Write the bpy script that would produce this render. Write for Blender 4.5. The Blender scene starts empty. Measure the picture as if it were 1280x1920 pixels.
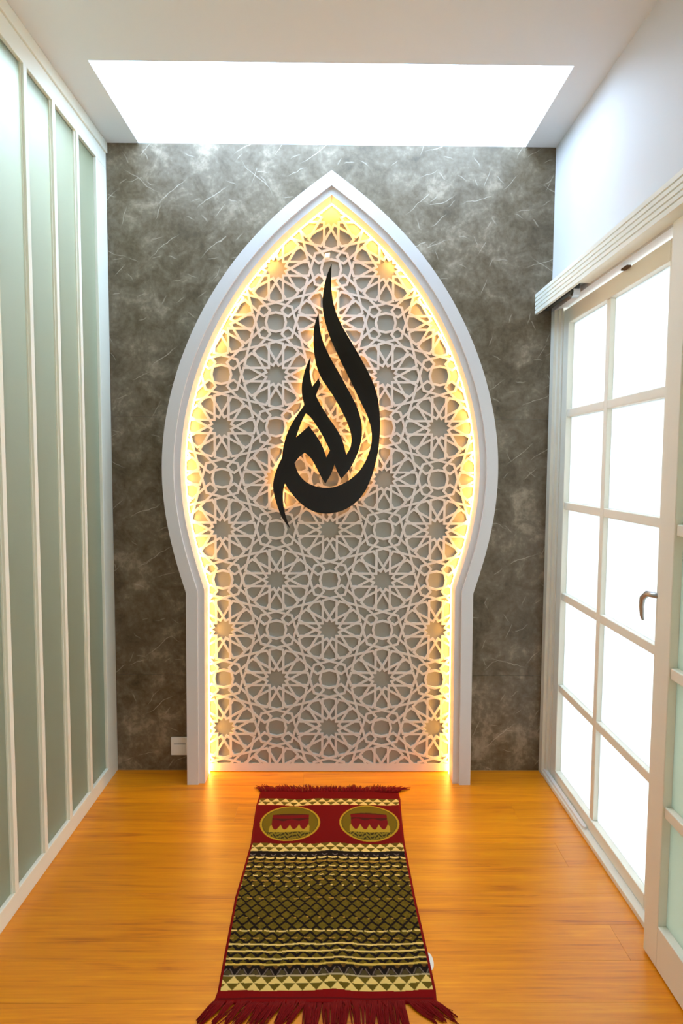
import bpy, math, random
import numpy as np
from mathutils import Vector, Matrix
from mathutils.geometry import delaunay_2d_cdt

random.seed(7)
SC = bpy.context.scene
COL = SC.collection
PI = math.pi

# ------------------------------------------------------------------ camera
F_PX, YAW, PITCH, ROLL = 1216.71, 0.00958, -0.07197, 0.00577
cam_d = bpy.data.cameras.new('camera')
cam_d.sensor_fit = 'VERTICAL'
cam_d.sensor_height = 36.0
cam_d.lens = F_PX * 36.0 / 1920.0
cam_d.clip_start = 0.02
cam = bpy.data.objects.new('camera', cam_d)
COL.objects.link(cam)
fw = Vector((math.sin(YAW) * math.cos(PITCH), math.cos(YAW) * math.cos(PITCH), math.sin(PITCH)))
rt = Vector((math.cos(YAW), -math.sin(YAW), 0))
up = rt.cross(fw)
rt, up = rt * math.cos(ROLL) + up * math.sin(ROLL), up * math.cos(ROLL) - rt * math.sin(ROLL)
cam.matrix_world = Matrix(((rt.x, up.x, -fw.x, 0.0245), (rt.y, up.y, -fw.y, -3.1332),
                           (rt.z, up.z, -fw.z, 1.5157), (0, 0, 0, 1)))
SC.camera = cam

# ------------------------------------------------------------------ light: an even bright overcast sky
SKY = 9.0
LED_EDGE = 24.0      # warm strip round the niche
LED_LETTER = 36.0    # warm strips behind the letters
world = bpy.data.worlds.new('sky')
SC.world = world
world.use_nodes = True
bg = world.node_tree.nodes['Background']
bg.inputs['Color'].default_value = (0.87, 0.935, 1.0, 1)
bg.inputs['Strength'].default_value = SKY

SC.view_settings.view_transform = 'Standard'
SC.view_settings.look = 'None'
SC.view_settings.gamma = 1.0
SC.view_settings.use_curve_mapping = False
SC.view_settings.exposure = 0.92
SC.cycles.diffuse_bounces = 6
SC.cycles.transmission_bounces = 8
SC.cycles.transparent_max_bounces = 12


def portal(name, loc, rot, sx, sy):
    l = bpy.data.lights.new(name, 'AREA')
    l.shape = 'RECTANGLE'
    l.size, l.size_y = sx, sy
    l.cycles.is_portal = True
    o = bpy.data.objects.new(name, l)
    o.location, o.rotation_euler = loc, rot
    COL.objects.link(o)


# ------------------------------------------------------------------ dimensions of the room
XL, XR, ZC, YB = -1.048, 1.046, 3.0, -5.0     # left face, right face, ceiling, rear wall
SKX0, SKX1, SKY0 = -0.896, 0.903, -0.617       # skylight opening

# ------------------------------------------------------------------ materials


def lin(r, g, b):
    def f(c):
        c /= 255.0
        return c / 12.92 if c <= 0.04045 else ((c + 0.055) / 1.055) ** 2.4
    return (f(r), f(g), f(b), 1.0)


def mat(name, col=(0.8, 0.8, 0.8, 1), rough=0.5, metal=0.0, spec=0.5):
    m = bpy.data.materials.new(name)
    m.use_nodes = True
    b = m.node_tree.nodes['Principled BSDF']
    b.inputs['Base Color'].default_value = col
    b.inputs['Roughness'].default_value = rough
    b.inputs['Metallic'].default_value = metal
    b.inputs['Specular IOR Level'].default_value = spec
    return m


def nd(m, typ, **kw):
    n = m.node_tree.nodes.new(typ)
    for k, v in kw.items():
        if k.startswith('i_'):
            n.inputs[int(k[2:]) if k[2:].isdigit() else k[2:].replace('_', ' ')].default_value = v
        else:
            setattr(n, k, v)
    return n


def ln(m, a, b):
    m.node_tree.links.new(a, b)


def ramp(m, fac, stops, interp='LINEAR'):
    r = nd(m, 'ShaderNodeValToRGB')
    r.color_ramp.interpolation = interp
    e = r.color_ramp.elements
    while len(e) < len(stops):
        e.new(0.5)
    for i, (p, c) in enumerate(stops):
        e[i].position = p
        e[i].color = c if len(c) == 4 else (*c, 1)
    ln(m, fac, r.inputs['Fac'])
    return r.outputs['Color']


def mixc(m, fac, a, b, mode='MIX'):
    n = nd(m, 'ShaderNodeMix', data_type='RGBA', blend_type=mode)
    for sock, v in ((n.inputs['Factor'], fac), (n.inputs['A'], a), (n.inputs['B'], b)):
        if hasattr(v, 'is_linked'):
            ln(m, v, sock)
        else:
            sock.default_value = v
    return n.outputs['Result']


def math_n(m, op, a, b=0.0):
    n = nd(m, 'ShaderNodeMath', operation=op)
    for i, v in enumerate((a, b)):
        if hasattr(v, 'is_linked'):
            ln(m, v, n.inputs[i])
        else:
            n.inputs[i].default_value = v
    return n.outputs[0]


def noise(m, vec, scale, detail=4.0, rough=0.55, dist=0.0):
    n = nd(m, 'ShaderNodeTexNoise')
    n.inputs['Scale'].default_value = scale
    n.inputs['Detail'].default_value = detail
    n.inputs['Roughness'].default_value = rough
    n.inputs['Distortion'].default_value = dist
    ln(m, vec, n.inputs['Vector'])
    return n.outputs['Fac']


def mapped(m, scale=(1, 1, 1), loc=(0, 0, 0), rot=(0, 0, 0)):
    tc = nd(m, 'ShaderNodeTexCoord')
    mp = nd(m, 'ShaderNodeMapping')
    mp.inputs['Scale'].default_value = scale
    mp.inputs['Location'].default_value = loc
    mp.inputs['Rotation'].default_value = rot
    ln(m, tc.outputs['Object'], mp.inputs['Vector'])
    return mp.outputs['Vector']


M_WALL = mat('white_paint', (0.66, 0.655, 0.645, 1), 0.6)
M_CEIL = mat('ceiling_paint', (0.76, 0.775, 0.765, 1), 0.8)
M_CREAM = mat('cream_lacquer', (0.82, 0.81, 0.71, 1), 0.4)
M_CREAM_L = mat('pale_cream_lacquer', (0.84, 0.85, 0.73, 1), 0.4)
M_WHITE = mat('white_lacquer', (0.80, 0.80, 0.78, 1), 0.4)
M_FRAME = mat('arch_lacquer', (0.69, 0.69, 0.695, 1), 0.45)
M_LATT = mat('lattice_board', (0.74, 0.70, 0.66, 1), 0.55)
M_BACK = mat('sage_board', (0.35, 0.345, 0.30, 1), 0.6)
M_BLACK = mat('black_gloss', (0.008, 0.007, 0.004, 1), 0.10, 0.0, 0.35)
M_WEDGE = mat('bright_white', (0.93, 0.93, 0.93, 1), 0.3)
M_PLAST = mat('white_plastic', (0.85, 0.84, 0.80, 1), 0.35)
M_DARK = mat('dark_metal', (0.05, 0.055, 0.05, 1), 0.4, 0.6)
M_STEEL = mat('grey_steel', (0.42, 0.42, 0.42, 1), 0.35, 0.9)
M_GREY = mat('grey_room_paint', (0.21, 0.185, 0.13, 1), 0.8)
M_PAVE = mat('paving', (0.22, 0.24, 0.25, 1), 0.8)
M_BROWN = mat('brown_rubber', (0.10, 0.05, 0.02, 1), 0.7)


def emit(name, col, s):
    m = bpy.data.materials.new(name)
    m.use_nodes = True
    nt = m.node_tree
    nt.nodes.remove(nt.nodes['Principled BSDF'])
    e = nd(m, 'ShaderNodeEmission')
    e.inputs['Color'].default_value = col
    e.inputs['Strength'].default_value = s
    ln(m, e.outputs[0], nt.nodes['Material Output'].inputs['Surface'])
    return m


M_LED = emit('warm_led', (1.0, 0.47, 0.09, 1), LED_EDGE)
M_LED2 = emit('warm_led_letters', (1.0, 0.40, 0.08, 1), LED_LETTER)


def frosted(name, trans, diff, w_diff, w_gloss, rough):
    m = bpy.data.materials.new(name)
    m.use_nodes = True
    nt = m.node_tree
    nt.nodes.remove(nt.nodes['Principled BSDF'])
    t = nd(m, 'ShaderNodeBsdfTranslucent'); t.inputs['Color'].default_value = trans
    d = nd(m, 'ShaderNodeBsdfDiffuse'); d.inputs['Color'].default_value = diff
    g = nd(m, 'ShaderNodeBsdfGlossy'); g.inputs['Roughness'].default_value = rough
    a = nd(m, 'ShaderNodeMixShader'); a.inputs[0].default_value = w_diff
    b = nd(m, 'ShaderNodeMixShader'); b.inputs[0].default_value = w_gloss
    ln(m, t.outputs[0], a.inputs[1]); ln(m, d.outputs[0], a.inputs[2])
    ln(m, a.outputs[0], b.inputs[1]); ln(m, g.outputs[0], b.inputs[2])
    ln(m, b.outputs[0], nt.nodes['Material Output'].inputs['Surface'])
    return m


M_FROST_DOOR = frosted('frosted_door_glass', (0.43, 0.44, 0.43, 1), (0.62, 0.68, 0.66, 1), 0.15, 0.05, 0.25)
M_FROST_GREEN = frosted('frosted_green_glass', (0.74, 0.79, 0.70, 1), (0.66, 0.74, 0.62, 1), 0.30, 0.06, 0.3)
M_FROST_LEFT = frosted('frosted_partition_glass', (0.78, 0.88, 0.84, 1), (0.42, 0.38, 0.20, 1), 0.28, 0.08, 0.35)


def clear_glass(name, col):
    m = bpy.data.materials.new(name)
    m.use_nodes = True
    nt = m.node_tree
    nt.nodes.remove(nt.nodes['Principled BSDF'])
    t = nd(m, 'ShaderNodeBsdfTransparent'); t.inputs['Color'].default_value = col
    g = nd(m, 'ShaderNodeBsdfGlossy'); g.inputs['Roughness'].default_value = 0.05
    a = nd(m, 'ShaderNodeMixShader'); a.inputs[0].default_value = 0.06
    ln(m, t.outputs[0], a.inputs[1]); ln(m, g.outputs[0], a.inputs[2])
    ln(m, a.outputs[0], nt.nodes['Material Output'].inputs['Surface'])
    return m


M_CLEAR = clear_glass('tinted_skylight_glazing', (0.74, 0.83, 0.93, 1))
M_GLAZING = clear_glass('dimming_glazing', (0.52, 0.53, 0.52, 1))  # grey tint tones down the light from the added side window


def stone_material():
    m = mat('grey_marble_board', rough=0.42)
    b = m.node_tree.nodes['Principled BSDF']
    v = mapped(m)
    big = noise(m, v, 2.2, 5, 0.6, 0.4)
    mid = noise(m, v, 9.0, 6, 0.65, 0.6)
    fine = noise(m, v, 42.0, 4, 0.6, 0.2)
    s = math_n(m, 'ADD', math_n(m, 'MULTIPLY', big, 0.36), math_n(m, 'MULTIPLY', mid, 0.44))
    s = math_n(m, 'ADD', s, math_n(m, 'MULTIPLY', fine, 0.20))
    base = ramp(m, s, [(0.37, (0.050, 0.034, 0.013)), (0.46, (0.110, 0.080, 0.042)),
                       (0.53, (0.160, 0.124, 0.078)), (0.63, (0.33, 0.270, 0.19))])
    # short pale straight veins scattered over the board, most of them rising to the right
    tc = nd(m, 'ShaderNodeTexCoord')
    sp = nd(m, 'ShaderNodeSeparateXYZ')
    ln(m, tc.outputs['Object'], sp.inputs[0])
    wb = nd(m, 'ShaderNodeTexNoise')
    wb.inputs['Scale'].default_value = 7.0
    wb.inputs['Detail'].default_value = 3.0
    ln(m, tc.outputs['Object'], wb.inputs['Vector'])
    wc = nd(m, 'ShaderNodeSeparateColor')
    ln(m, wb.outputs['Color'], wc.inputs[0])
    px = math_n(m, 'ADD', sp.outputs[0], math_n(m, 'MULTIPLY', wc.outputs[0], 0.05))
    pz = math_n(m, 'ADD', sp.outputs[2], math_n(m, 'MULTIPLY', wc.outputs[1], 0.09))
    out = base
    for scale, ox, half_l, w, keep, a0, a1, amt in ((4.2, 0.0, 0.105, 0.0026, 0.58, 0.30, 0.75, 0.55), (6.5, 3.7, 0.055, 0.0022, 0.62, 0.1, 1.3, 0.45), (3.1, 8.1, 0.12, 0.0026, 0.72, -0.75, -0.30, 0.42),
                                                   (11.0, 1.3, 0.030, 0.0032, 0.62, -1.2, 1.2, 0.32)):
        cb = nd(m, 'ShaderNodeCombineXYZ')
        qx = math_n(m, 'ADD', px, ox)
        ln(m, qx, cb.inputs[0]); ln(m, pz, cb.inputs[1])
        vo = nd(m, 'ShaderNodeTexVoronoi', voronoi_dimensions='2D')
        vo.inputs['Scale'].default_value = scale
        ln(m, cb.outputs[0], vo.inputs['Vector'])
        ps = nd(m, 'ShaderNodeSeparateXYZ'); ln(m, vo.outputs['Position'], ps.inputs[0])
        cl = nd(m, 'ShaderNodeSeparateColor'); ln(m, vo.outputs['Color'], cl.inputs[0])
        dx = math_n(m, 'SUBTRACT', qx, ps.outputs[0])
        dz = math_n(m, 'SUBTRACT', pz, ps.outputs[1])
        ang = math_n(m, 'ADD', math_n(m, 'MULTIPLY', cl.outputs[0], a1 - a0), a0)
        cs, sn = math_n(m, 'COSINE', ang), math_n(m, 'SINE', ang)
        al = math_n(m, 'ABSOLUTE', math_n(m, 'ADD', math_n(m, 'MULTIPLY', dx, cs), math_n(m, 'MULTIPLY', dz, sn)))
        ac = math_n(m, 'ABSOLUTE', math_n(m, 'SUBTRACT', math_n(m, 'MULTIPLY', dz, cs), math_n(m, 'MULTIPLY', dx, sn)))
        f1 = nd(m, 'ShaderNodeMapRange', interpolation_type='SMOOTHSTEP')
        f1.inputs['From Min'].default_value = w; f1.inputs['From Max'].default_value = w * 0.2
        ln(m, ac, f1.inputs['Value'])
        f2 = nd(m, 'ShaderNodeMapRange', interpolation_type='SMOOTHSTEP')
        f2.inputs['From Min'].default_value = half_l; f2.inputs['From Max'].default_value = half_l * 0.25
        ln(m, al, f2.inputs['Value'])
        on = math_n(m, 'GREATER_THAN', cl.outputs[1], keep)
        f = math_n(m, 'MULTIPLY', math_n(m, 'MULTIPLY', f1.outputs[0], f2.outputs[0]), math_n(m, 'MULTIPLY', on, amt))
        out = mixc(m, f, out, (0.56, 0.50, 0.40, 1))
    ln(m, out, b.inputs['Base Color'])
    return m


M_STONE = stone_material()


def wood_material():
    m = mat('oak_laminate', rough=0.33, spec=0.75)
    b = m.node_tree.nodes['Principled BSDF']
    oi = nd(m, 'ShaderNodeObjectInfo')
    tc = nd(m, 'ShaderNodeTexCoord')
    off = nd(m, 'ShaderNodeVectorMath', operation='SCALE')
    comb = nd(m, 'ShaderNodeCombineXYZ')
    for i in range(3):
        ln(m, oi.outputs['Random'], comb.inputs[i])
    ln(m, comb.outputs[0], off.inputs[0]); off.inputs['Scale'].default_value = 37.0
    add = nd(m, 'ShaderNodeVectorMath', operation='ADD')
    ln(m, tc.outputs['Object'], add.inputs[0]); ln(m, off.outputs[0], add.inputs[1])
    mp = nd(m, 'ShaderNodeMapping'); mp.inputs['Scale'].default_value = (1.3, 15.0, 1.0)
    ln(m, add.outputs[0], mp.inputs['Vector'])
    mp2 = nd(m, 'ShaderNodeMapping'); mp2.inputs['Scale'].default_value = (2.2, 95.0, 1.0)
    ln(m, add.outputs[0], mp2.inputs['Vector'])
    n1 = noise(m, mp.outputs[0], 1.6, 5, 0.6, 0.9)
    n2 = noise(m, mp2.outputs[0], 1.5, 3, 0.6, 0.3)
    s = math_n(m, 'ADD', math_n(m, 'MULTIPLY', n1, 0.60), math_n(m, 'MULTIPLY', n2, 0.40))
    c = ramp(m, s, [(0.33, lin(190, 98, 0)), (0.45, lin(226, 136, 0)), (0.58, lin(238, 150, 2)), (0.72, lin(250, 170, 14))])
    tone = nd(m, 'ShaderNodeMapRange')
    tone.inputs['To Min'].default_value = 0.86
    tone.inputs['To Max'].default_value = 1.05
    ln(m, oi.outputs['Random'], tone.inputs['Value'])
    tcol = nd(m, 'ShaderNodeCombineColor')
    for i in range(3):
        ln(m, tone.outputs[0], tcol.inputs[i])
    c = mixc(m, 1.0, c, tcol.outputs[0], 'MULTIPLY')
    ln(m, c, b.inputs['Base Color'])
    bp = nd(m, 'ShaderNodeBump'); bp.inputs['Strength'].default_value = 0.06; bp.inputs['Distance'].default_value = 0.001
    ln(m, n2, bp.inputs['Height']); ln(m, bp.outputs[0], b.inputs['Normal'])
    return m


M_WOOD = wood_material()


def woven_material():
    m = mat('woven_pile', rough=0.9, spec=0.15)
    b = m.node_tree.nodes['Principled BSDF']
    at = nd(m, 'ShaderNodeAttribute', attribute_name='dye')
    ln(m, at.outputs['Color'], b.inputs['Base Color'])
    n = noise(m, mapped(m), 900.0, 2)
    bp = nd(m, 'ShaderNodeBump'); bp.inputs['Strength'].default_value = 0.4; bp.inputs['Distance'].default_value = 0.001
    ln(m, n, bp.inputs['Height']); ln(m, bp.outputs[0], b.inputs['Normal'])
    return m


M_RUG = woven_material()
M_YARN = mat('red_yarn', lin(118, 2, 3), 0.85, 0, 0.2)

# ------------------------------------------------------------------ helpers


class MB:
    def __init__(self):
        self.v, self.f = [], []

    def add(self, vs, fs):
        o = len(self.v)
        self.v += [tuple(p) for p in vs]
        self.f += [tuple(i + o for i in f) for f in fs]

    def box(self, x0, x1, y0, y1, z0, z1):
        vs = [(x, y, z) for x in (x0, x1) for y in (y0, y1) for z in (z0, z1)]
        self.add(vs, [(0, 1, 3, 2), (4, 6, 7, 5), (0, 4, 5, 1), (2, 3, 7, 6), (0, 2, 6, 4), (1, 5, 7, 3)])
        return self

    def tube(self, pts, rad, n=8, caps=True):
        pts = [Vector(p) for p in pts]
        rads = rad if isinstance(rad, (list, tuple)) else [rad] * len(pts)
        rings, prev = [], None
        for i, p in enumerate(pts):
            t = (pts[min(i + 1, len(pts) - 1)] - pts[max(i - 1, 0)]).normalized()
            if prev is None:
                a = t.orthogonal().normalized()
            else:
                a = (prev - t * prev.dot(t)).normalized()
            prev = a
            b = t.cross(a)
            rings.append([p + (a * math.cos(2 * PI * k / n) + b * math.sin(2 * PI * k / n)) * rads[i] for k in range(n)])
        vs = [q for r in rings for q in r]
        fs = []
        for i in range(len(rings) - 1):
            for k in range(n):
                k2 = (k + 1) % n
                fs.append((i * n + k, i * n + k2, (i + 1) * n + k2, (i + 1) * n + k))
        if caps:
            fs.append(tuple(reversed(range(n))))
            fs.append(tuple((len(rings) - 1) * n + k for k in range(n)))
        self.add(vs, fs)
        return self

    def build(self, name, m, parent=None, bevel=0.0, smooth=False):
        me = bpy.data.meshes.new(name)
        me.from_pydata(self.v, [], self.f)
        me.update()
        me.materials.append(m)
        if smooth:
            me.shade_smooth()
        o = bpy.data.objects.new(name, me)
        COL.objects.link(o)
        if parent is not None:
            o.parent = parent
        if bevel:
            bm = o.modifiers.new('edge', 'BEVEL')
            bm.width = bevel
            bm.segments = 2
            bm.limit_method = 'ANGLE'
        return o


def box(name, m, parent, x0, x1, y0, y1, z0, z1, bevel=0.0):
    return MB().box(min(x0, x1), max(x0, x1), min(y0, y1), max(y0, y1), min(z0, z1), max(z0, z1)).build(name, m, parent, bevel)


def tag(o, label=None, cat=None, kind=None, group=None):
    if label: o['label'] = label
    if cat: o['category'] = cat
    if kind: o['kind'] = kind
    if group: o['group'] = group
    return o


def empty(name, loc=(0, 0, 0)):
    o = bpy.data.objects.new(name, None)
    o.empty_display_size = 0.1
    o.location = loc
    COL.objects.link(o)
    return o


def dedupe(pl):
    return [p for i, p in enumerate(pl) if i == 0 or math.dist(p, pl[i - 1]) > 1e-6]


def sheet(outline, holes, y0, y1, name, m, parent=None, extra_edges=(), keep=None):
    """Flat board in the x-z plane with cut-outs: front at y1, back at y0 (y1 < y0)."""
    co, faces, edges = [], [], []

    def addpoly(p):
        if sum(a[0] * b[1] - b[0] * a[1] for a, b in zip(p, list(p[1:]) + [p[0]])) < 0:
            p = list(reversed(p))
        i0 = len(co)
        co.extend(Vector(q) for q in p)
        faces.append(list(range(i0, i0 + len(p))))
    addpoly(outline)
    for h in holes:
        addpoly(h)
    for a, b in extra_edges:
        edges.append((len(co), len(co) + 1))
        co.append(Vector(a)); co.append(Vector(b))
    vo, eo, fo, ov, oe, of = delaunay_2d_cdt(co, edges, faces, 0, 1e-6)
    tris = []
    for f, src in zip(fo, of):
        if 0 not in src:
            continue
        c = sum((vo[i] for i in f), Vector((0, 0))) / len(f)
        if len(src) > 1 and not (keep and keep(c)):
            continue
        a, b, d = (vo[i] for i in f[:3])
        if (b - a).cross(d - a) < 0:
            f = list(reversed(f))
        tris.append(tuple(f))
    n = len(vo)
    vs = [(p.x, y1, p.y) for p in vo] + [(p.x, y0, p.y) for p in vo]
    fs = []
    cnt = {}
    for t in tris:
        fs.append(t)                                   # x-z counter-clockwise faces -y
        fs.append(tuple(i + n for i in reversed(t)))
        for k in range(3):
            e = (t[k], t[(k + 1) % 3])
            cnt[e] = cnt.get(e, 0) + 1
    for (a, b) in cnt:
        if (b, a) not in cnt:
            fs.append((b, a, a + n, b + n))
    mb = MB()
    mb.add(vs, fs)
    return mb.build(name, m, parent)


def catmull(pts, closed=False, n=8):
    out = []
    N = len(pts)
    rng = range(N if closed else N - 1)
    for i in rng:
        p0 = pts[(i - 1) % N] if closed or i > 0 else pts[0]
        p1, p2 = pts[i], pts[(i + 1) % N]
        p3 = pts[(i + 2) % N] if closed or i + 2 < N else pts[-1]
        for k in range(n):
            t = k / n
            out.append(tuple(0.5 * ((2 * b) + (-a + c) * t + (2 * a - 5 * b + 4 * c - d) * t * t + (-a + 3 * b - 3 * c + d) * t ** 3)
                             for a, b, c, d in zip(p0, p1, p2, p3)))
    if not closed:
        out.append(tuple(pts[-1]))
    return out


# ================================================================== SETTING
# floor: sub-floor and single planks
floor = box('floor', M_BROWN, None, XL - 0.05, XR + 0.03, YB - 0.05, 0.0, -0.08, -0.012)
tag(floor, 'warm honey-coloured wood plank floor under the prayer rug', 'floor', 'structure')
PW = 0.156
row = 0
y = 0.0
while y > YB:
    y2 = max(y - PW, YB)
    x = XL - 0.02 - random.uniform(0.0, 0.85)
    while x < XR:
        L = 1.22
        a, b = max(x, XL - 0.02), min(x + L, XR + 0.005)
        if b - a > 0.03:
            mb = MB().box(-(b - a) / 2 + 0.0002, (b - a) / 2 - 0.0002, -(y - y2) / 2 + 0.0002, (y - y2) / 2 - 0.0002, -0.012, 0.0)
            o = mb.build('plank', M_WOOD, floor, bevel=0.0004)
            o.location = ((a + b) / 2, (y + y2) / 2, 0)
        x += L
    y = y2
    row += 1

# ceiling with the skylight hole
mb = MB()
mb.box(XL - 0.05, XR + 0.2, YB, SKY0, ZC, ZC + 0.1)
mb.box(XL - 0.05, SKX0, SKY0, 0.0, ZC, ZC + 0.1)
mb.box(SKX1, XR + 0.2, SKY0, 0.0, ZC, ZC + 0.1)
ceiling = tag(mb.build('ceiling', M_CEIL), 'plain white ceiling around the bright skylight opening', 'ceiling', 'structure')

# skylight: well, frame, panes
win = tag(empty('window_1', (0, -0.26, ZC + 0.1)), 'wide bright skylight in the ceiling against the marble wall', 'skylight', 'structure')
wz = ZC + 0.24


def child_box(name, m, parent, x0, x1, y0, y1, z0, z1, bevel=0.0):
    o = box(name, m, parent, x0, x1, y0, y1, z0, z1, bevel)
    o.matrix_parent_inverse = Matrix.Translation(-parent.location)
    return o


child_box('well_side', M_CEIL, win, SKX0 - 0.08, SKX0, SKY0, 0.0, ZC + 0.1, wz)
child_box('well_side', M_CEIL, win, SKX1, SKX1 + 0.08, SKY0, 0.0, ZC + 0.1, wz)
child_box('well_side', M_CEIL, win, SKX0 - 0.08, SKX1 + 0.08, SKY0 - 0.08, SKY0, ZC + 0.1, wz)
child_box('well_side', M_CEIL, win, SKX0 - 0.08, SKX1 + 0.08, 0.0, 0.08, ZC + 0.001, wz)
child_box('glass_pane', M_CLEAR, win, SKX0 - 0.03, 0.0, SKY0 - 0.03, 0.03, wz, wz + 0.008)
child_box('glass_pane', M_CLEAR, win, 0.004, SKX1 + 0.03, SKY0 - 0.03, 0.03, wz, wz + 0.008)
portal('skylight_portal', ((SKX0 + SKX1) / 2, -0.26, wz - 0.004), (0, 0, 0), SKX1 - SKX0, -SKY0)

# back wall: core and three tiers of marble-look board
wall_back = box('wall_back', M_WALL, None, XL - 0.06, XR + 0.2, 0.006, 0.16, -0.02, ZC)
tag(wall_back, 'back wall clad in mottled grey marble-look board with pale veins', 'wall', 'structure')
for z0, z1 in ((0.0, 0.4835), (0.4845, 1.74), (1.7407, 3.0)):
    box('panel', M_STONE, wall_back, XL, XR, 0.0, 0.0058, z0, z1)

# rear wall behind the camera
tag(box('wall_rear', M_WALL, None, XL - 0.05, XR + 0.2, YB - 0.12, YB, -0.02, ZC + 0.1), 'plain white wall closing the room behind the camera', 'wall', 'structure')

# right wall with the door opening
OY0, OY1, OZ = -0.01, -2.25, 2.245
mb = MB()
mb.box(XR, XR + 0.14, OY1, 0.006, OZ, ZC)
W2A, W2B, W2Z0, W2Z1 = -3.0, -4.75, 0.10, 2.35
mb.box(XR, XR + 0.14, W2A, OY1, -0.02, ZC)
mb.box(XR, XR + 0.14, YB, W2B, -0.02, ZC)
mb.box(XR, XR + 0.14, W2B, W2A, -0.02, W2Z0)
mb.box(XR, XR + 0.14, W2B, W2A, W2Z1, ZC)
tag(mb.build('wall_right', M_WALL), 'white wall above the sliding glass doors', 'wall', 'structure')

win2 = tag(empty('fill_window', (XR, -3.9, 1.2)), 'added wide side window behind the camera, for fill light', 'added window', 'structure')  # added out of view to brighten the floor and doors
for a_, b_ in ((W2A, -3.86), (-3.89, W2B)):
    child_box('glass_pane', M_GLAZING, win2, XR + 0.06, XR + 0.066, b_, a_, W2Z0, W2Z1)
child_box('mullion', M_WHITE, win2, XR + 0.04, XR + 0.09, -3.89, -3.86, W2Z0, W2Z1)
portal('fill_window_portal', (XR + 0.055, (W2A + W2B) / 2, (W2Z0 + W2Z1) / 2), (0, PI / 2, 0), W2Z1 - W2Z0, W2A - W2B)

# jamb and sill of that opening
trim1 = tag(box('trim_1', M_CREAM, None, XR, XR + 0.13, -0.045, 0.0, 0.0, OZ), 'cream door jamb in the corner beside the marble wall', 'door jamb', 'structure')
box('stop_bead', M_CREAM, trim1, XR + 0.013, XR + 0.13, -0.070, -0.045, 0.0, OZ)
box('stop_bead', M_CREAM, trim1, XR + 0.024, XR + 0.13, -0.094, -0.070, 0.0, OZ)
trim2 = tag(box('trim_2', M_CREAM, None, XR, XR + 0.13, -2.5, -0.045, 0.0, 0.022, 0.003), 'low cream door sill between wood floor and glass door', 'door sill', 'structure')
g = MB()
pts = [(XR + 0.007, -0.05), (XR + 0.007, -0.555)] + [(XR + 0.015 - 0.008 * math.cos(a), -0.555 - 0.012 * math.sin(a)) for a in np.linspace(0.2, PI - 0.2, 7)] + [(XR + 0.023, -0.555), (XR + 0.023, -0.05)]
n = len(pts)
g.add([(px, py, 0.022) for px, py in pts] + [(px, py, 0.034) for px, py in pts],
      [tuple(range(n, 2 * n))] + [(i, (i + 1) % n, n + (i + 1) % n, n + i) for i in range(n)])
g.build('guide_rail', M_WHITE, trim2)


def door(name, label, x0, ya, yb, z0, z1, stile_a, stile_b, railb, railt, hz, vy, glass, mw=0.034, th=0.044):
    """Panelled sliding door in the plane x = x0, from y = ya (far) to yb (near)."""
    r = tag(empty(name, (x0, (ya + yb) / 2, z0)), label, 'door', 'structure')

    def cb(nm, m, *a, bevel=0.003):
        return child_box(nm, m, r, *a, bevel=bevel)
    cb('stile', M_CREAM, x0, x0 + th, ya - stile_a, ya, z0, z1)
    cb('stile', M_CREAM, x0, x0 + th, yb, yb + stile_b, z0, z1)
    cb('rail', M_CREAM, x0, x0 + th, yb + stile_b, ya - stile_a, z0, z0 + railb)
    cb('rail', M_CREAM, x0, x0 + th, yb + stile_b, ya - stile_a, z1 - railt, z1)
    ys = [ya - stile_a] + list(vy) + [yb + stile_b]
    zs = [z0 + railb] + list(hz) + [z1 - railt]
    for v in vy:
        cb('muntin', M_CREAM, x0 + 0.006, x0 + th - 0.006, v - mw / 2, v + mw / 2, z0 + railb, z1 - railt)
    for h in hz:
        for k in range(len(ys) - 1):
            a = ys[k] - (mw / 2 if k > 0 else 0)
            b = ys[k + 1] + (mw / 2 if k + 1 < len(ys) - 1 else 0)
            cb('muntin', M_CREAM, x0 + 0.006, x0 + th - 0.006, b, a, h - mw / 2, h + mw / 2)
    for k in range(len(ys) - 1):
        for j in range(len(zs) - 1):
            a = ys[k] - (mw / 2 if k > 0 else 0)
            b = ys[k + 1] + (mw / 2 if k + 1 < len(ys) - 1 else 0)
            c = zs[j] + (mw / 2 if j > 0 else 0)
            d = zs[j + 1] - (mw / 2 if j + 1 < len(zs) - 1 else 0)
            cb('glass_pane', glass, x0 + 0.026, x0 + 0.032, b, a, c, d, bevel=0)
    return r


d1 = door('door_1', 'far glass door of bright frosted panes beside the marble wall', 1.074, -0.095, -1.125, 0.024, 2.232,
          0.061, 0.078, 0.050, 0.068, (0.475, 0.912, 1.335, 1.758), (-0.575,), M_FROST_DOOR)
h = MB()
h.tube([(1.075, -1.085, 1.100), (1.056, -1.075, 1.103), (1.048, -1.040, 1.102), (1.046, -1.014, 1.082), (1.047, -1.006, 1.055), (1.050, -1.005, 1.022), (1.053, -1.008, 1.006)],
       [0.009, 0.009, 0.010, 0.010, 0.008, 0.007, 0.004], 10)
h.tube([(1.075, -1.085, 1.100), (1.068, -1.085, 1.100)], 0.020, 16)
ho = h.build('handle', M_STEEL, d1, smooth=True)
ho.matrix_parent_inverse = Matrix.Translation(-d1.location)
ho['label'] = 'curved grey steel door handle'

d2 = door('door_2', 'near sliding door with pale green frosted panes at the right edge', 0.998, -1.206, -2.18, 0.007, 2.224,
          0.082, 0.082, 0.133, 0.080, (0.495, 0.915, 1.335, 1.755), (-1.69,), M_FROST_GREEN, th=0.036)

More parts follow.
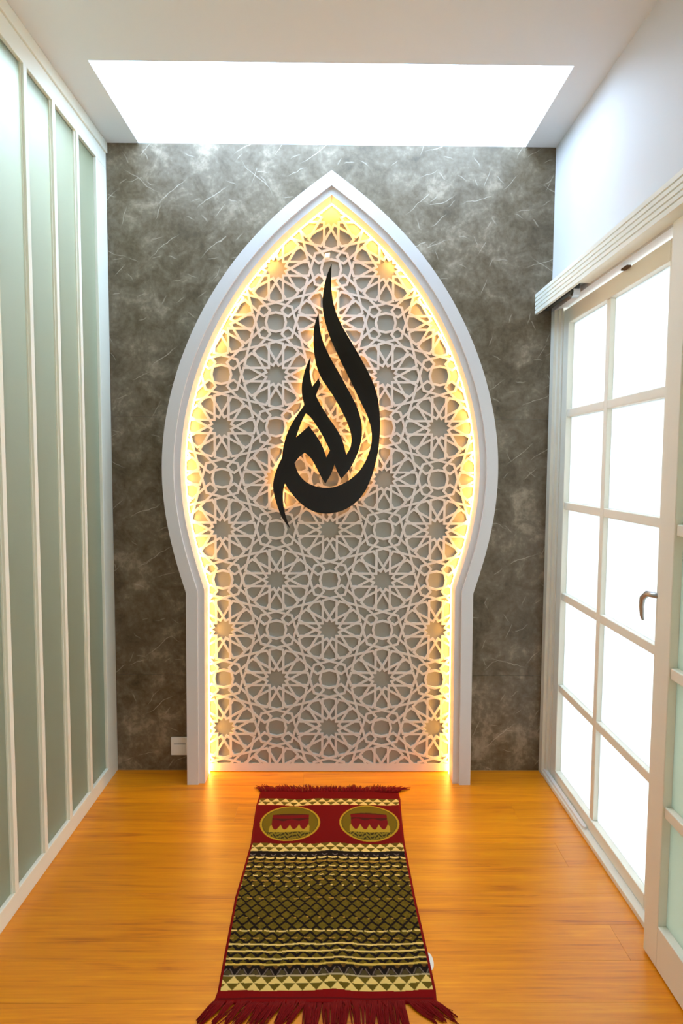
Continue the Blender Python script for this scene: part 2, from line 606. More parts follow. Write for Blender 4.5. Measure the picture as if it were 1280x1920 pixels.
d3 = door('light_stop_panel', 'added frosted panel behind the near sliding door, stopping stray light', 1.074, -1.126, -2.24, 0.024, 2.232,
          0.078, 0.078, 0.050, 0.068, (0.475, 0.912, 1.335, 1.758), (-1.683,), M_FROST_DOOR)  # added unseen panel: stops a light leak and evens the near panes

# ground outside, beyond the right-hand doors
tag(box('ground', M_PAVE, None, XR + 0.2, XR + 9.0, -7, 3.5, -0.12, -0.04), 'pale paving outside behind the frosted glass doors', 'paving', 'structure')

# left wall: glazed partition of narrow frosted panes
wl = tag(empty('wall_left', (XL, -1.5, 0)), 'left partition wall of tall narrow frosted panes in cream frames', 'glass partition', 'structure')
LY = -2.75


def lb(nm, m, *a, bevel=0.0025):
    return child_box(nm, m, wl, *a, bevel=bevel)


lb('head_rail', M_CREAM_L, XL - 0.07, XL, LY, 0.0, 2.880, 2.952)
lb('cornice_strip', M_CREAM_L, XL - 0.07, XL + 0.008, LY, 0.0, 2.952, 3.0)
lb('sill_rail', M_CREAM_L, XL - 0.07, XL, LY, 0.0, 0.0, 0.069)
lb('end_post', M_CREAM_L, XL - 0.07, XL, -0.128, 0.0, 0.069, 2.880)
my = -0.128
edges = [-0.128]
k = 0
while True:
    c = -0.339 - 0.2265 * k
    if c < LY + 0.1:
        break
    lb('mullion', M_CREAM_L, XL - 0.040, XL, c - 0.0125, c + 0.0125, 0.069, 2.880, bevel=0)
    lb('glazing_bead', M_CREAM_L, XL - 0.020, XL - 0.008, c - 0.018, c - 0.0125, 0.069, 2.880, bevel=0)
    lb('glass_pane', M_FROST_LEFT, XL - 0.020, XL - 0.014, c + 0.0125, edges[-1], 0.069, 2.880, bevel=0)
    edges.append(c - 0.0125)
    k += 1
lb('glass_pane', M_FROST_LEFT, XL - 0.020, XL - 0.014, LY, edges[-1], 0.069, 2.880, bevel=0)
lb('plain_wall', M_WALL, XL - 0.12, XL, YB, LY, 0.0, 3.0, bevel=0)

# added dim room behind the partition: grey walls, roof opening to brighten the panes
mb = MB()
X2 = -3.3
mb.box(X2 - 0.1, XL - 0.055, YB, 0.3, -0.1, -0.001)
mb.box(X2 - 0.1, X2, YB, 0.3, 0, 3.05)
mb.box(X2, XL - 0.05, 0.2, 0.3, 0, 3.05)
mb.box(X2, XL - 0.05, YB - 0.1, YB, 0, 3.05)
mb.box(X2 - 0.1, -1.75, YB, 0.3, 3.05, 3.12)
mb.box(-1.75, -1.09, -0.45, 0.3, 3.05, 3.12)
mb.box(-1.75, -1.09, YB, -2.6, 3.05, 3.12)
tag(mb.build('added_room', M_GREY), 'added dim grey room that sets the brightness of the frosted left partition', 'wall', 'structure')

# ================================================================== NICHE ARCH
half = [(0, 2.821), (.110, 2.737), (.22, 2.652), (.325, 2.555), (.406, 2.462), (.475, 2.370), (.541, 2.266), (.589, 2.182),
        (.637, 2.085), (.684, 1.975), (.718, 1.868), (.743, 1.765), (.760, 1.652), (.769, 1.545), (.770, 1.436), (.763, 1.333),
        (.745, 1.213), (.715, 1.077), (.668, .920)]
a_h = np.array(half)
s_h = np.concatenate([[0], np.cumsum(np.linalg.norm(np.diff(a_h, axis=0), axis=1))])
w_h = np.ones(len(s_h)); w_h[0] = w_h[-1] = 30
cx_ = np.polyfit(s_h, a_h[:, 0], 6, w=w_h)
cz_ = np.polyfit(s_h, a_h[:, 1], 6, w=w_h)
sv = np.linspace(0, s_h[-1], 56)
curve = [(float(np.polyval(cx_, t)), float(np.polyval(cz_, t)) + 0.002) for t in sv]
curve[0] = (0.0, curve[0][1])
side = curve + [(0.672, 0.0)]                      # apex -> kink -> floor (right side)


def offset_open(pl, d):
    """Right-hand side polyline moved towards the niche by d, mitred; apex stays on the axis, foot on the floor."""
    P = [np.array(p) for p in pl]
    segs = []
    for a, b in zip(P[:-1], P[1:]):
        t = (b - a) / np.linalg.norm(b - a)
        nrm = np.array([t[1], -t[0]])              # points to the niche for a path going down the right side
        segs.append((a + nrm * d, b + nrm * d))
    out = []
    a, b = segs[0]
    t = (0.0 - a[0]) / (b[0] - a[0])
    out.append(a + (b - a) * t)
    for (a, b), (c, e) in zip(segs[:-1], segs[1:]):
        r, s = b - a, e - c
        den = r[0] * s[1] - r[1] * s[0]
        if abs(den) < 1e-9:
            out.append(b)
        else:
            u = ((c - a)[0] * s[1] - (c - a)[1] * s[0]) / den
            out.append(a + r * u)
    a, b = segs[-1]
    t = (0.0 - a[1]) / (b[1] - a[1])
    out.append(a + (b - a) * t)
    k = max([i for i in range(1, len(out)) if out[i][0] <= 1e-4] or [0])
    if k:                                          # the inner curve meets the axis lower down
        a, b = out[k], out[k + 1]
        t = (0.0 - a[0]) / (b[0] - a[0])
        q = a + (b - a) * t
        for i in range(k + 1):
            out[i] = q
    return [(float(p[0]), float(p[1])) for p in out]


AX = 0.001


def full(pl):
    """floor left -> apex -> floor right"""
    return [(AX - x, z) for x, z in reversed(pl[1:])] + [(AX + x, z) for x, z in pl]


OUT = full(side)
MID = full(offset_open(side, 0.053))
INN = full(offset_open(side, 0.082))


def band(name, A, B, y0, y1, m, parent, bevel=0.002):
    """Solid band between outline A (outer) and B (inner), from the wall y0 to its face y1."""
    n = len(A)
    vs = [(x, y1, z) for x, z in A] + [(x, y1, z) for x, z in B] + [(x, y0, z) for x, z in A] + [(x, y0, z) for x, z in B]
    fs = []
    for i in range(n - 1):
        fs.append((i + 1, i, n + i, n + i + 1))
        fs.append((2 * n + i, 2 * n + i + 1, 3 * n + i + 1, 3 * n + i))
        fs.append((i, i + 1, 2 * n + i + 1, 2 * n + i))
        fs.append((n + i + 1, n + i, 3 * n + i, 3 * n + i + 1))
    fs.append((0, 2 * n, 3 * n, n))
    fs.append((n - 1, 2 * n - 1, 4 * n - 1, 3 * n - 1))
    mb = MB(); mb.add(vs, fs)
    return mb.build(name, m, parent, bevel)


arch = tag(empty('niche_arch', (0, 0, 0)), 'white pointed-arch niche with pierced star lattice and glowing warm edge', 'arch')
band('outer_frame', OUT, MID, -0.001, -0.150, M_FRAME, arch, 0)
band('inner_frame', MID, INN, -0.001, -0.136, M_FRAME, arch, 0)

# LED strip along the foot of the frame, lighting the board sideways
STR = dedupe(full(offset_open(side, 0.0835)))
n = len(STR)
mb = MB()
mb.add([(x, -0.021, z) for x, z in STR] + [(x, -0.040, z) for x, z in STR], [(i, i + 1, n + i + 1, n + i) for i in range(n - 1)])
o = mb.build('led_strip', M_LED, arch)
o['label'] = 'glowing warm light strip'

sheet(dedupe(INN), [], -0.001, -0.008, 'backing_panel', M_BACK, arch)
# --- the lattice: twelve-fold stars on a diagonal square grid
PX0, PA, PZ0, PB = -0.0008, 0.25892, 0.9598, 0.24546
WST = 0.044


def pol(r, deg, c=(0, 0)):
    return (c[0] + r * math.cos(math.radians(deg)), c[1] + r * math.sin(math.radians(deg)))


def rot(p, deg):
    c, s = math.cos(math.radians(deg)), math.sin(math.radians(deg))
    return (p[0] * c - p[1] * s, p[0] * s + p[1] * c)


def inset(poly, d):
    ar = sum(a[0] * b[1] - b[0] * a[1] for a, b in zip(poly, poly[1:] + poly[:1]))
    if ar < 0:
        poly = poly[::-1]
    N = len(poly)
    L = []
    for i in range(N):
        a, b = np.array(poly[i]), np.array(poly[(i + 1) % N])
        t = (b - a) / np.linalg.norm(b - a)
        nn = np.array([-t[1], t[0]])
        L.append((a + nn * d, t))
    out = []
    for i in range(N):
        (a, t), (c, s) = L[i - 1], L[i]
        den = t[0] * s[1] - t[1] * s[0]
        if abs(den) < 1e-6:
            out.append(tuple(c))
            continue
        u = ((c - a)[0] * s[1] - (c - a)[1] * s[0]) / den
        out.append(tuple(a + t * u))
    return out


RC, RN, RT, RS, RA, RM = .2588, .183, .4952, .604, .63, .70711
star = [[p for k in range(12) for p in (pol(RC, 30 * k), pol(RN, 30 * k + 15))]]
for k in range(12):
    t = 30 * k + 15
    star.append([pol(RN, t), pol(RC, t - 15), pol(RT, t), pol(RC, t + 15)])
    t = 30 * k
    star.append([pol(RC, t), pol(RT, t - 15), pol(RS, t - 12.33), pol(RA, t), pol(RS, t + 12.33), pol(RT, t + 15)])
    t = 30 * k + 15
    star.append([pol(RT, t), pol(RS, t - 2.67), pol(RA, t - 15), pol(RM, t), pol(RA, t + 15), pol(RS, t + 2.67)])
gap = [[p for k in range(4) for p in (rot((.182, 0), 90 * k), rot((.147, .147), 90 * k))]]
MX, MY = .317, .183
for k in range(4):
    gap.append([rot(p, 90 * k) for p in [(-.37, 0), (-MX, -MY), (-.226, -.106), (-.147, -.147), (-.182, 0), (-.147, .147), (-.226, .106), (-MX, MY)]])
    gap.append([rot(p, 90 * k) for p in [(-MX, MY), (-.226, .106), (-.147, .147), (-.106, .226), (-MY, MX), (-.287, .287)]])
    gap.append([rot(p, 90 * k) for p in [(-.4544, .315), (-MX, MY), (-.287, .287), (-MY, MX), (-.315, .4544), (-.5, .5)]])
star = [inset(p, WST / 2) for p in star]
gap = [inset(p, WST / 2) for p in gap]


def inside_arch(x, z):
    if z < 0.0 or z > INN[len(INN) // 2][1] + 0.1:
        return False
    lim = np.interp(-z, [-p[1] for p in half] + [0.0], [p[0] for p in half] + [0.67])
    return abs(x - AX) < lim + 0.12


holes = []
for i in range(-4, 5):
    for j in range(-5, 9):
        for poly in (star if (i + j) % 2 != 0 else gap):
            q = [(PX0 + (i + u) * PA, PZ0 + (j + v) * PB) for u, v in poly]
            if any(inside_arch(*p) for p in q):
                holes.append(q)
INN_L = [(x, max(z, 0.003)) for x, z in dedupe(INN)]
sheet(INN_L, holes, -0.0082, -0.018, 'lattice_screen', M_LATT, arch,
      extra_edges=[((-0.7, 0.043), (0.7, 0.043))], keep=lambda c: c.y < 0.043)

# ================================================================== CALLIGRAPHY


def cq(u, v):
    u, v = u / 924.0, v / 1920.0
    return (-0.346 - 0.005 * v + u * (0.639 + 0.021 * v), 2.524 + 0.005 * u - (1.334 + 0.001 * u) * v)


C = 1  # corner flag
plate = [(503, 115, C), (500, 230), (508, 340), (530, 430), (575, 530), (640, 640), (710, 760), (770, 880), (805, 980), (822, 1090), (826, 1200),
         (817, 1330), (800, 1420), (770, 1530), (720, 1640), (650, 1720), (560, 1770), (460, 1785), (370, 1765), (290, 1710), (230, 1640),
         (190, 1580, C), (178, 1640), (180, 1720), (195, 1800), (225, 1890, C), (170, 1810), (130, 1700), (112, 1610), (118, 1540), (140, 1470),
         (172, 1400, C), (178, 1340), (205, 1240), (250, 1150), (320, 1048, C), (306, 990), (303, 920), (315, 850), (335, 785), (362, 725, C),
         (357, 790), (359, 850), (373, 925, C), (415, 870, C), (428, 905, C), (397, 985, C), (430, 1050), (480, 1130), (535, 1210), (575, 1290),
         (600, 1385, C), (628, 1330), (633, 1260), (612, 1180), (570, 1090), (520, 1000), (470, 925), (434, 870), (405, 800), (388, 720), (380, 640),
         (383, 550), (396, 490), (416, 435, C), (424, 540), (450, 640), (500, 745), (560, 850), (620, 960), (670, 1060), (700, 1160), (705, 1240),
         (690, 1330), (660, 1410), (620, 1485), (565, 1548, C), (540, 1500), (520, 1450, C), (500, 1510), (460, 1582, C), (430, 1530),
         (400, 1470), (362, 1405), (322, 1370, C), (285, 1400), (255, 1440, C), (280, 1510), (330, 1568), (400, 1600), (470, 1609), (540, 1597),
         (620, 1555), (690, 1490), (740, 1400), (768, 1300), (765, 1205), (735, 1110), (690, 1015), (620, 870), (555, 740), (490, 595), (455, 480),
         (442, 390), (447, 300), (470, 195)]
eye = [(330, 1105, C), (300, 1165), (265, 1265, C), (350, 1190, C), (400, 1255), (440, 1325), (467, 1402, C), (490, 1355, C), (450, 1270), (400, 1185), (360, 1130)]


def smooth_loop(pts, n=5):
    N = len(pts)
    out = []
    cor = [len(p) > 2 for p in pts]
    for i in range(N):
        p1, p2 = pts[i][:2], pts[(i + 1) % N][:2]
        p0 = p1 if cor[i] else pts[i - 1][:2]
        p3 = p2 if cor[(i + 1) % N] else pts[(i + 2) % N][:2]
        for k in range(n):
            t = k / n
            out.append(tuple(0.5 * ((2 * b) + (-a + c) * t + (2 * a - 5 * b + 4 * c - d) * t * t + (-a + 3 * b - 3 * c + d) * t ** 3)
                             for a, b, c, d in zip(p0, p1, p2, p3)))
    return out


cal = tag(empty('wall_calligraphy', (0, -0.02, 1.86)), 'glossy black Arabic calligraphy drop with warm backlight on pale lattice', 'wall art')
inv = Matrix.Translation(-cal.location)
o = sheet([cq(*p) for p in smooth_loop(plate)], [[cq(*p) for p in smooth_loop(eye)]], -0.042, -0.054, 'letter_plate', M_BLACK, cal)
o.matrix_parent_inverse = inv
strokes = [[(492, 230), (474, 340), (500, 460), (560, 600), (640, 760), (710, 900), (770, 1050), (796, 1180), (790, 1330), (750, 1450), (680, 1570), (590, 1660), (460, 1697), (350, 1672), (260, 1600), (205, 1500)],
           [(402, 540), (402, 620), (430, 740), (490, 860), (560, 980), (630, 1100), (668, 1220), (650, 1340), (590, 1450)],
           [(345, 800), (335, 930), (360, 1040), (430, 1150), (500, 1270), (540, 1380)],
           [(310, 1090), (240, 1230), (200, 1380), (150, 1560), (165, 1720)],
           [(330, 1250), (400, 1370), (440, 1480)]]
mb = MB()
for st in strokes:
    c = catmull([cq(*p) for p in st], n=4)
    P = [Vector(p) for p in c]
    vs, fs = [], []
    for i, p in enumerate(P):
        t = (P[min(i + 1, len(P) - 1)] - P[max(i - 1, 0)]).normalized()
        nn = Vector((-t.y, t.x)) * 0.005
        vs += [(p.x + nn.x, -0.0405, p.y + nn.y), (p.x - nn.x, -0.0405, p.y - nn.y)]
    for i in range(len(P) - 1):
        fs.append((2 * i, 2 * i + 1, 2 * i + 3, 2 * i + 2))
    mb.add(vs, fs)
o = mb.build('led_strip', M_LED2, cal)
o.matrix_parent_inverse = inv
o['label'] = 'glowing warm light strips behind the letters'
for (u, v) in ((590, 680), (790, 1250), (460, 1690), (335, 960), (200, 1400)):
    x, z = cq(u + 14, v)
    p = MB().tube([(x, -0.042, z), (x, -0.018, z)], 0.004, 10).build('standoff_pin', M_STEEL, cal)
    p.matrix_parent_inverse = inv

# small plain white wedge, face sloped upward, above the tip of the calligraphy
cm = MB()
cm.add([(-0.030, -0.018, 2.475), (-0.008, -0.018, 2.478), (-0.006, -0.018, 2.507), (-0.028, -0.018, 2.503),
        (-0.029, -0.046, 2.476), (-0.009, -0.046, 2.479), (-0.006, -0.024, 2.506), (-0.028, -0.024, 2.502)],
       [(0, 1, 2, 3)[::-1], (4, 5, 6, 7), (0, 1, 5, 4), (1, 2, 6, 5), (2, 3, 7, 6), (3, 0, 4, 7)])
clip = tag(cm.build('white_wedge', M_WEDGE, None, 0.002),
           'tiny white wedge on the lattice just above the calligraphy tip', 'clip')

# ================================================================== SOCKET on the marble wall
sock = tag(empty('wall_switch', (-0.738, 0.0, 0.125)), 'white square wall switch low on the marble beside the left arch leg', 'switch')


def sb(nm, m, x0, x1, y0, y1, z0, z1, bv):
    o = box(nm, m, sock, x0, x1, y0, y1, z0, z1, bv)
    return o


sb('face_plate', M_PLAST, -0.044, 0.044, -0.010, 0.0, -0.046, 0.046, 0.004)
sb('rocker', M_PLAST, -0.027, 0.027, -0.0135, -0.0095, -0.031, 0.010, 0.0015)
sb('gap_line', M_DARK, -0.029, 0.029, -0.0108, -0.0098, 0.0105, 0.0135, 0)

# ================================================================== PELMET over the door tracks
pel = tag(empty('track_pelmet', (XR, -1.0, 2.31)), 'cream ridged pelmet hiding the sliding door track above the glass doors', 'pelmet')
invp = Matrix.Translation(-pel.location)
FX, FZ0, FZ1 = 0.965, 2.234, 2.327
prof = [(XR, FZ1), (FX, FZ1)]
for k in range(1, 5):                   # five flat reeds parted by square grooves
    z = FZ1 + (FZ0 - FZ1) * k / 5.0
    prof += [(FX, z + 0.0030), (FX + 0.0055, z + 0.0022), (FX + 0.0055, z - 0.0022), (FX, z - 0.0030)]
prof += [(FX, FZ0), (FX + 0.014, FZ0), (FX + 0.014, FZ1 - 0.014), (XR, FZ1 - 0.014)]
PY0, PY1 = -0.004, -2.5
n = len(prof)
mb = MB()
mb.add([(x, PY0, z) for x, z in prof] + [(x, PY1, z) for x, z in prof],
       [(i, (i + 1) % n, n + (i + 1) % n, n + i) for i in range(n)] + [tuple(range(n - 1, -1, -1)), tuple(range(n, 2 * n))])
o = mb.build('ridged_fascia', M_CREAM, pel)
o.matrix_parent_inverse = invp


def pb(nm, m, *a, bevel=0.002):
    o = box(nm, m, pel, *a, bevel)
    o.matrix_parent_inverse = invp
    return o


pb('track_rail', M_STEEL, 0.996, 1.040, -2.48, -0.02, 2.266, 2.300)
pb('soffit', M_CREAM, 0.979, XR, -2.48, -0.47, 2.252, 2.262)
pb('roller_hanger', M_DARK, 0.996, 1.016, -0.44, -0.05, 2.240, 2.266)
o = MB().tube([(0.992, -0.41, 2.236), (1.020, -0.41, 2.236)], 0.026, 20).build('roller_wheel', M_STEEL, pel)
o.matrix_parent_inverse = invp
o = MB().tube([(0.988, -0.41, 2.236), (0.992, -0.41, 2.236)], 0.017, 20).build('roller_hub', M_DARK, pel)
o.matrix_parent_inverse = invp
pb('door_stop', M_BROWN, 1.058, 1.074, -0.775, -0.725, 2.2265, 2.234, bevel=0.001)

# ================================================================== PRAYER RUG
rug = tag(empty('prayer_rug', (0.0, -0.82, 0)), 'red and olive woven prayer rug with red fringes on the wood floor', 'rug')
invr = Matrix.Translation(-rug.location)
T0, T1 = 0.192, 1.250
NX, NY = 340, 560


def edge_l(t):
    return np.interp(t, [0.19, 0.25, 0.30, 0.42, 0.56, 0.85, 1.09, 1.21, 1.25], [-.316, -.318, -.321, -.315, -.307, -.319, -.312, -.307, -.312])


def edge_r(t):
    return np.interp(t, [0.19, 0.25, 0.30, 0.42, 0.56, 0.85, 1.09, 1.21, 1.25], [.324, .327, .323, .316, .310, .312, .320, .322, .318])


def TY(t):
    return 0.287 + (t - 0.251) * 1.1238


def L3(r, g, b):
    return np.array(lin(r, g, b)[:3])


RED, DRED, CREAM, OLIVE, BLACK, TAN, GOLD, GREY = (L3(122, 0, 0), L3(108, 0, 0), L3(228, 196, 112), L3(98, 80, 14), L3(22, 12, 6),
                                                   L3(172, 130, 48), L3(108, 88, 8), L3(112, 96, 84))
u_, t_ = np.meshgrid(np.linspace(0, 1, NX), np.linspace(T0, T1, NY))
el, er = edge_l(t_), edge_r(t_)
X = el + (er - el) * u_
W_ = 0.628
xx = u_ * W_                      # width coordinate along the weave
wob = 0.0022 * np.sin(xx * 21 + 1.0) + 0.0016 * np.sin(xx * 47 + t_ * 9)
tt = t_ + wob
col = np.zeros((NY, NX, 3)); col[:] = RED


def put(mask, c):
    col[mask] = c


def tri(p):                        # triangle wave 0..1..0
    p = np.mod(p, 1.0)
    return 1 - np.abs(2 * p - 1)


P = W_ / 15.5
rng = np.random.RandomState(3)
# red field with darker mottling
put((tt > 0.302) & (tt < 0.562), DRED)


def tri_band(a, b, per, rows, light=CREAM, dark=OLIVE, up_=1):
    m = (tt >= a) & (tt < b)
    put(m, light)
    hh = (b - a) / rows
    for r in range(rows):
        q = (tt - a - r * hh) / hh
        inb = (q >= 0) & (q < 1)
        f = tri(xx / per + 0.5 * (r % 2))
        put(inb & (q * 0.96 < f - 0.04) if up_ else inb & ((1 - q) * 0.96 < f - 0.04), dark)


tri_band(0.252, 0.300, P, 2)
tri_band(0.562, 0.608, P, 2)
# dark weave in the middle
mid = (tt >= 0.608) & (tt < 1.164)
put(mid, OLIVE)
shade = rng.rand(NY // 4 + 1, NX // 4 + 1).repeat(4, 0).repeat(4, 1)[:NY, :NX]
col[mid] = col[mid] * (0.75 + 0.5 * shade[mid])[:, None]
put((tt >= 0.608) & (tt < 0.640), BLACK)
g_ = np.abs((tt - 0.618) - 0.016 * tri(xx / P)) < 0.0028
put(g_ & (tt >= 0.610) & (tt < 0.638) & (np.mod(xx / P, 1) > 0.25) & (np.mod(xx / P, 1) < 0.75), GREY)
# black zigzag outlines of the scale-like rows
h0 = 0.024
for r, tc in enumerate(np.arange(0.652, 1.125, h0)):
    z = (tri(xx / P + 0.5 * (r % 2)) - 0.5) * (h0 * 0.75)
    z = np.sign(z) * np.abs(z) ** 0.9 * (h0 * 0.4) ** 0.1
    d = np.abs(tt - tc - z)
    edge = 1 - abs(tc - 0.88) / 0.26
    put((d < 0.0042 + 0.003 * (1 - max(edge, 0))) & mid, BLACK)
# pale lines, firm towards the ends, broken near the middle
for tc, wd, dash, c, amp in ((0.646, .0082, .80, CREAM, 1), (0.667, .0065, .9, TAN, .7), (0.694, .0064, .66, CREAM, .6), (0.716, .0056, .9, TAN, .7), (0.742, .0056, .48, CREAM, .6),
                             (0.768, .0056, .6, TAN, .5), (0.794, .0052, .18, CREAM, .3), (0.856, .0052, .44, TAN, .3), (0.942, .0052, .18, TAN, .3),
                             (0.996, .0055, .84, CREAM, .4), (1.026, .0045, .5, TAN, .4), (1.049, .0062, 1.1, CREAM, .25), (1.075, .0058, 1.1, CREAM, .25), (1.102, .0060, 1.1, CREAM, .2), (1.122, .0065, 1.1, L3(214, 178, 80), .2)):
    z = (tri(xx / P + 0.25) - 0.5) * 0.006 * amp
    m = (np.abs(tt - tc - z) < wd / 2) & (np.abs(np.mod(xx / P + 0.25, 1) - 0.5) < dash / 2)
    put(m & mid, c)
# black row with arches, grey line
put((tt >= 1.127) & (tt < 1.161), BLACK)
f = tri(xx / P)
ar = (tt - 1.127) / 0.034
put((ar >= 0) & (ar < 0.35) & (f < 0.5 + 0.4 * (0.35 - ar)) & (f > 0.05) & (np.mod(xx / P, 1) < 2), BLACK)
put((ar >= 0) & (ar < 0.32) & (f < 0.45 - ar), L3(96, 66, 24))
put((ar > 0.30) & (ar < 0.95) & (np.abs(f - (1.05 - ar * 0.9)) < 0.09), GREY)
put((ar > 0.45) & (ar < 0.95) & (f > 1.12 - ar * 0.75), L3(74, 62, 30))
put((tt >= 1.160) & (tt < 1.165), L3(176, 158, 120))
tri_band(1.165, 1.212, P, 2, up_=1)
# red hem, sewn line
put(tt >= 1.212, RED)
put((t_ >= 0.2) & (tt < 0.252), DRED)
put(np.abs(t_ - 1.236) < 0.003, L3(90, 2, 4))
# red selvedge
put((u_ < 0.013) | (u_ > 0.987), RED)
# two oval medallions with a domed building seen over a dark block
for cx0 in (-0.160, 0.175):
    ex, et = 0.123, 0.118
    dx, dt = (X - cx0) / ex, (t_ - 0.428) / et
    r2 = dx ** 2 + dt ** 2
    put(r2 < 1.0, GOLD)
    put((r2 < 1.06) & (r2 > 0.93), L3(176, 140, 30))
    put((r2 < 0.93) & (r2 > 0.86), L3(88, 76, 14))
    blk = (np.abs(X - cx0) < 0.078) & (t_ > 0.372 - 0.01 * (1 - ((X - cx0) / 0.078) ** 2)) & (t_ < 0.475)
    put(blk, L3(110, 10, 12))
    put(blk & (t_ > 0.395) & (t_ < 0.408 + 0.006 * np.sin(X * 90)), L3(70, 20, 12))
    put(blk & (t_ < 0.372), L3(70, 30, 10))
    dom = tri((X - cx0) / 0.039 + 0.5)
    low = (np.abs(X - cx0) < 0.084) & (t_ < 0.512) & (t_ > 0.474 - 0.036 * dom ** 1.8) & (r2 < 0.9)
    put(low, L3(168, 138, 36))
    sk = (t_ > 0.49) & (r2 < 0.86) & (np.abs(X - cx0) < 0.095)
    hatch = np.sin((X - cx0) * 190) * np.sin(t_ * 260 + 3 * np.sin(X * 130)) > 0.12
    put(sk & hatch, L3(48, 40, 8))
    put(sk & ~hatch, L3(122, 104, 26))
Z = 0.0055 + 0.0012 * np.sin(X * 13 + 2 * t_) + 0.0012 * np.sin(t_ * 17 + 1.3 * np.sin(X * 9)) + 0.001 * np.sin(X * 31 + t_ * 11)
edgef = np.clip(np.minimum(np.minimum(u_, 1 - u_) * W_ / 0.006, 1), 0, 1)
Z = Z * (0.55 + 0.45 * edgef)
verts = np.stack([X, -TY(t_), Z], -1).reshape(-1, 3)
idx = np.arange(NX * NY).reshape(NY, NX)
quads = np.stack([idx[:-1, :-1], idx[1:, :-1], idx[1:, 1:], idx[:-1, 1:]], -1).reshape(-1, 4)
ring = np.concatenate([idx[0, :], idx[1:, -1], idx[-1, -2::-1], idx[-2:0:-1, 0]])
nb = len(verts)
low = verts[ring].copy(); low[:, 2] = 0.0004
k = np.arange(len(ring)); k2 = (k + 1) % len(ring)
skirt = np.stack([ring[k], ring[k2], nb + k2, nb + k], -1)
allv = np.concatenate([verts, low])
allf = np.concatenate([quads, skirt])
me = bpy.data.meshes.new('woven_body')
me.vertices.add(len(allv)); me.vertices.foreach_set('co', allv.ravel().astype(np.float32))
me.loops.add(len(allf) * 4); me.loops.foreach_set('vertex_index', allf.ravel().astype(np.int32))
me.polygons.add(len(allf)); me.polygons.foreach_set('loop_start', (np.arange(len(allf)) * 4).astype(np.int32))
me.update(calc_edges=True); me.validate()
at_ = me.color_attributes.new('dye', 'FLOAT_COLOR', 'POINT')
cc = np.ones((len(allv), 4), np.float32)
cc[:nb, :3] = col.reshape(-1, 3)
cc[nb:, :3] = RED
at_.data.foreach_set('color', cc.ravel())
me.materials.append(M_RUG)
me.shade_smooth()
o = bpy.data.objects.new('woven_body', me)
COL.objects.link(o); o.parent = rug; o.matrix_parent_inverse = invr


def strands(name, lst):
    mb = MB()
    for pts, r in lst:
        k = len(pts)
        pts = [(px, -TY(-py), pz) for px, py, pz in pts]
        mb.tube(pts, [r * (1 - 0.55 * (i / (k - 1)) ** 2) for i in range(k)], 5)
    o = mb.build(name, M_YARN, rug, smooth=True)
    o.matrix_parent_inverse = invr
    o['kind'] = 'stuff'
    return o


R_ = random.Random(5)
lst = []
for layer in range(2):
    for i in range(150):
        f = (i + R_.random() * 0.8) / 150
        x0 = -0.314 + f * 0.637
        splay = (f - 0.5) * 0.05 + (0.035 * max(0, f - 0.92) / 0.08) - 0.012 * max(0, 0.06 - f) / 0.06
        L = 0.046 + R_.uniform(-0.012, 0.014) + 0.006 * math.sin(f * 40)
        if f > 0.93: L -= 0.022 * (f - 0.93) / 0.07
        dx = splay + R_.uniform(-0.012, 0.012)
        z = 0.004 + 0.002 * layer
        lst.append(([(x0, -0.197, z), (x0 + dx * .4, -0.197 + L * .5, z + R_.uniform(.002, .007)), (x0 + dx, -0.197 + L, 0.003 + R_.random() * 0.003)], 0.0026))
strands('top_fringe', lst)

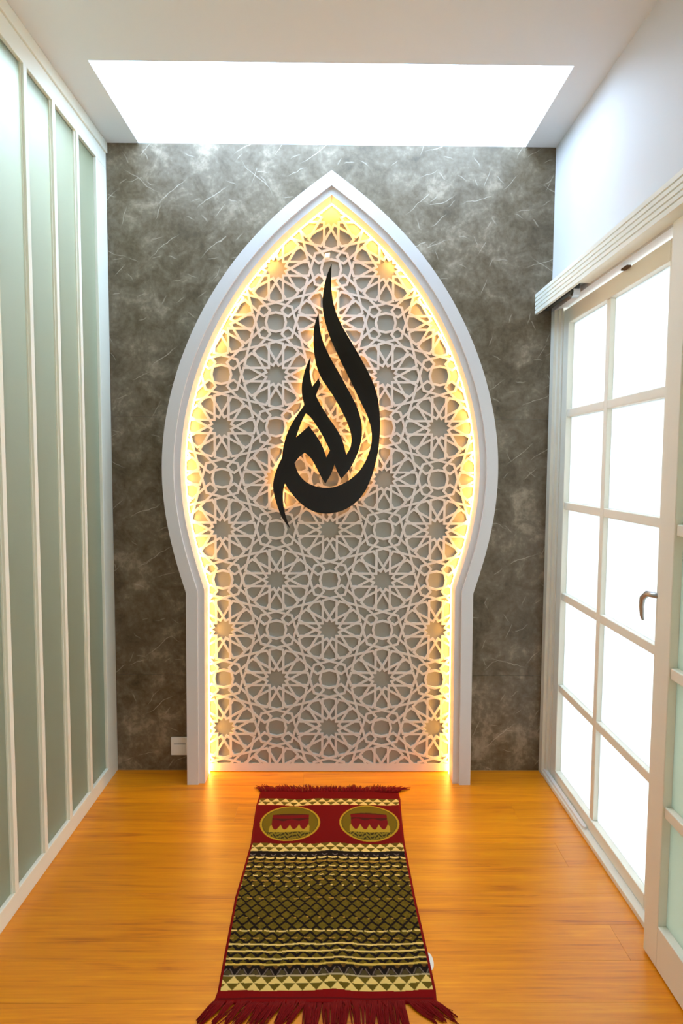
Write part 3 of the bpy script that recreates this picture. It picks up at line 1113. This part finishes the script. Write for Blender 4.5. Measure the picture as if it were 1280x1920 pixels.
lst = []
clumps = []
f = 0.0
while f < 1.0:
    w = R_.uniform(0.025, 0.07)
    clumps.append((f, min(f + w, 1.0)))
    f += w
for (a, b) in clumps:
    fm = (a + b) / 2
    if fm < 0.16:
        dirx = -0.050 + R_.uniform(-.01, .008) + 0.02 * fm
        L0 = 0.058
    elif fm < 0.42:
        dirx = -0.040 + R_.uniform(-.012, .012)
        L0 = 0.066
    elif fm > 0.88:
        dirx = 0.058 + R_.uniform(-.008, .008)
        L0 = 0.052
    else:
        dirx = 0.018 * (fm - 0.6) / 0.3 + R_.uniform(-.018, .018)
        L0 = 0.105
    for q in range(int((b - a) * 300) + 3):
        f = R_.uniform(a, b)
        x0 = -0.312 + f * 0.630
        xe = -0.312 + (fm + (f - fm) * 0.45) * 0.630 + dirx + R_.uniform(-.004, .004)
        L = L0 + R_.uniform(-.014, .012)
        ye = -1.247 - L
        z0 = 0.003 + R_.random() * 0.003
        bow = R_.uniform(-.006, .006)
        lst.append(([(x0, -1.245, 0.005), (x0 + (xe - x0) * .25 + bow, -1.247 - L * .3, z0 + .003), (x0 + (xe - x0) * .62 + bow, -1.247 - L * .65, z0), (xe, ye, 0.0025 + R_.random() * .002)], 0.0024))
# a few stray looping yarns
for x0, xe, L in ((0.16, 0.185, 0.07), (0.30, 0.352, 0.045), (0.05, 0.03, 0.09), (-0.1, -0.13, 0.08)):
    lst.append(([(x0, -1.245, .006), (x0 + .012, -1.262, .009), (xe + .006, -1.247 - L * .6, .006), (xe - .004, -1.247 - L, .0022)], 0.0014))
strands('bottom_fringe', lst)

# white care label sticking out under the right-hand edge
mb = MB()
vs, fs = [], []
NN = 12
for i in range(NN + 1):
    a = PI * i / NN
    yy = -1.252 + 0.036 * math.cos(a)
    ex = 0.316 + 0.016 * math.sin(a) ** 0.8
    vs += [(0.300, yy, 0.0008), (ex, yy, 0.0008), (0.300, yy, 0.0022), (ex, yy, 0.0022)]
for i in range(NN):
    b = 4 * i
    fs += [(b + 2, b + 6, b + 7, b + 3), (b + 3, b + 7, b + 5, b + 1), (b, b + 1, b + 5, b + 4)]
mb.add(vs, fs)
o = mb.build('care_label', M_PLAST, rug)
o.matrix_parent_inverse = invr
o['label'] = 'white cloth label peeking out at the side'
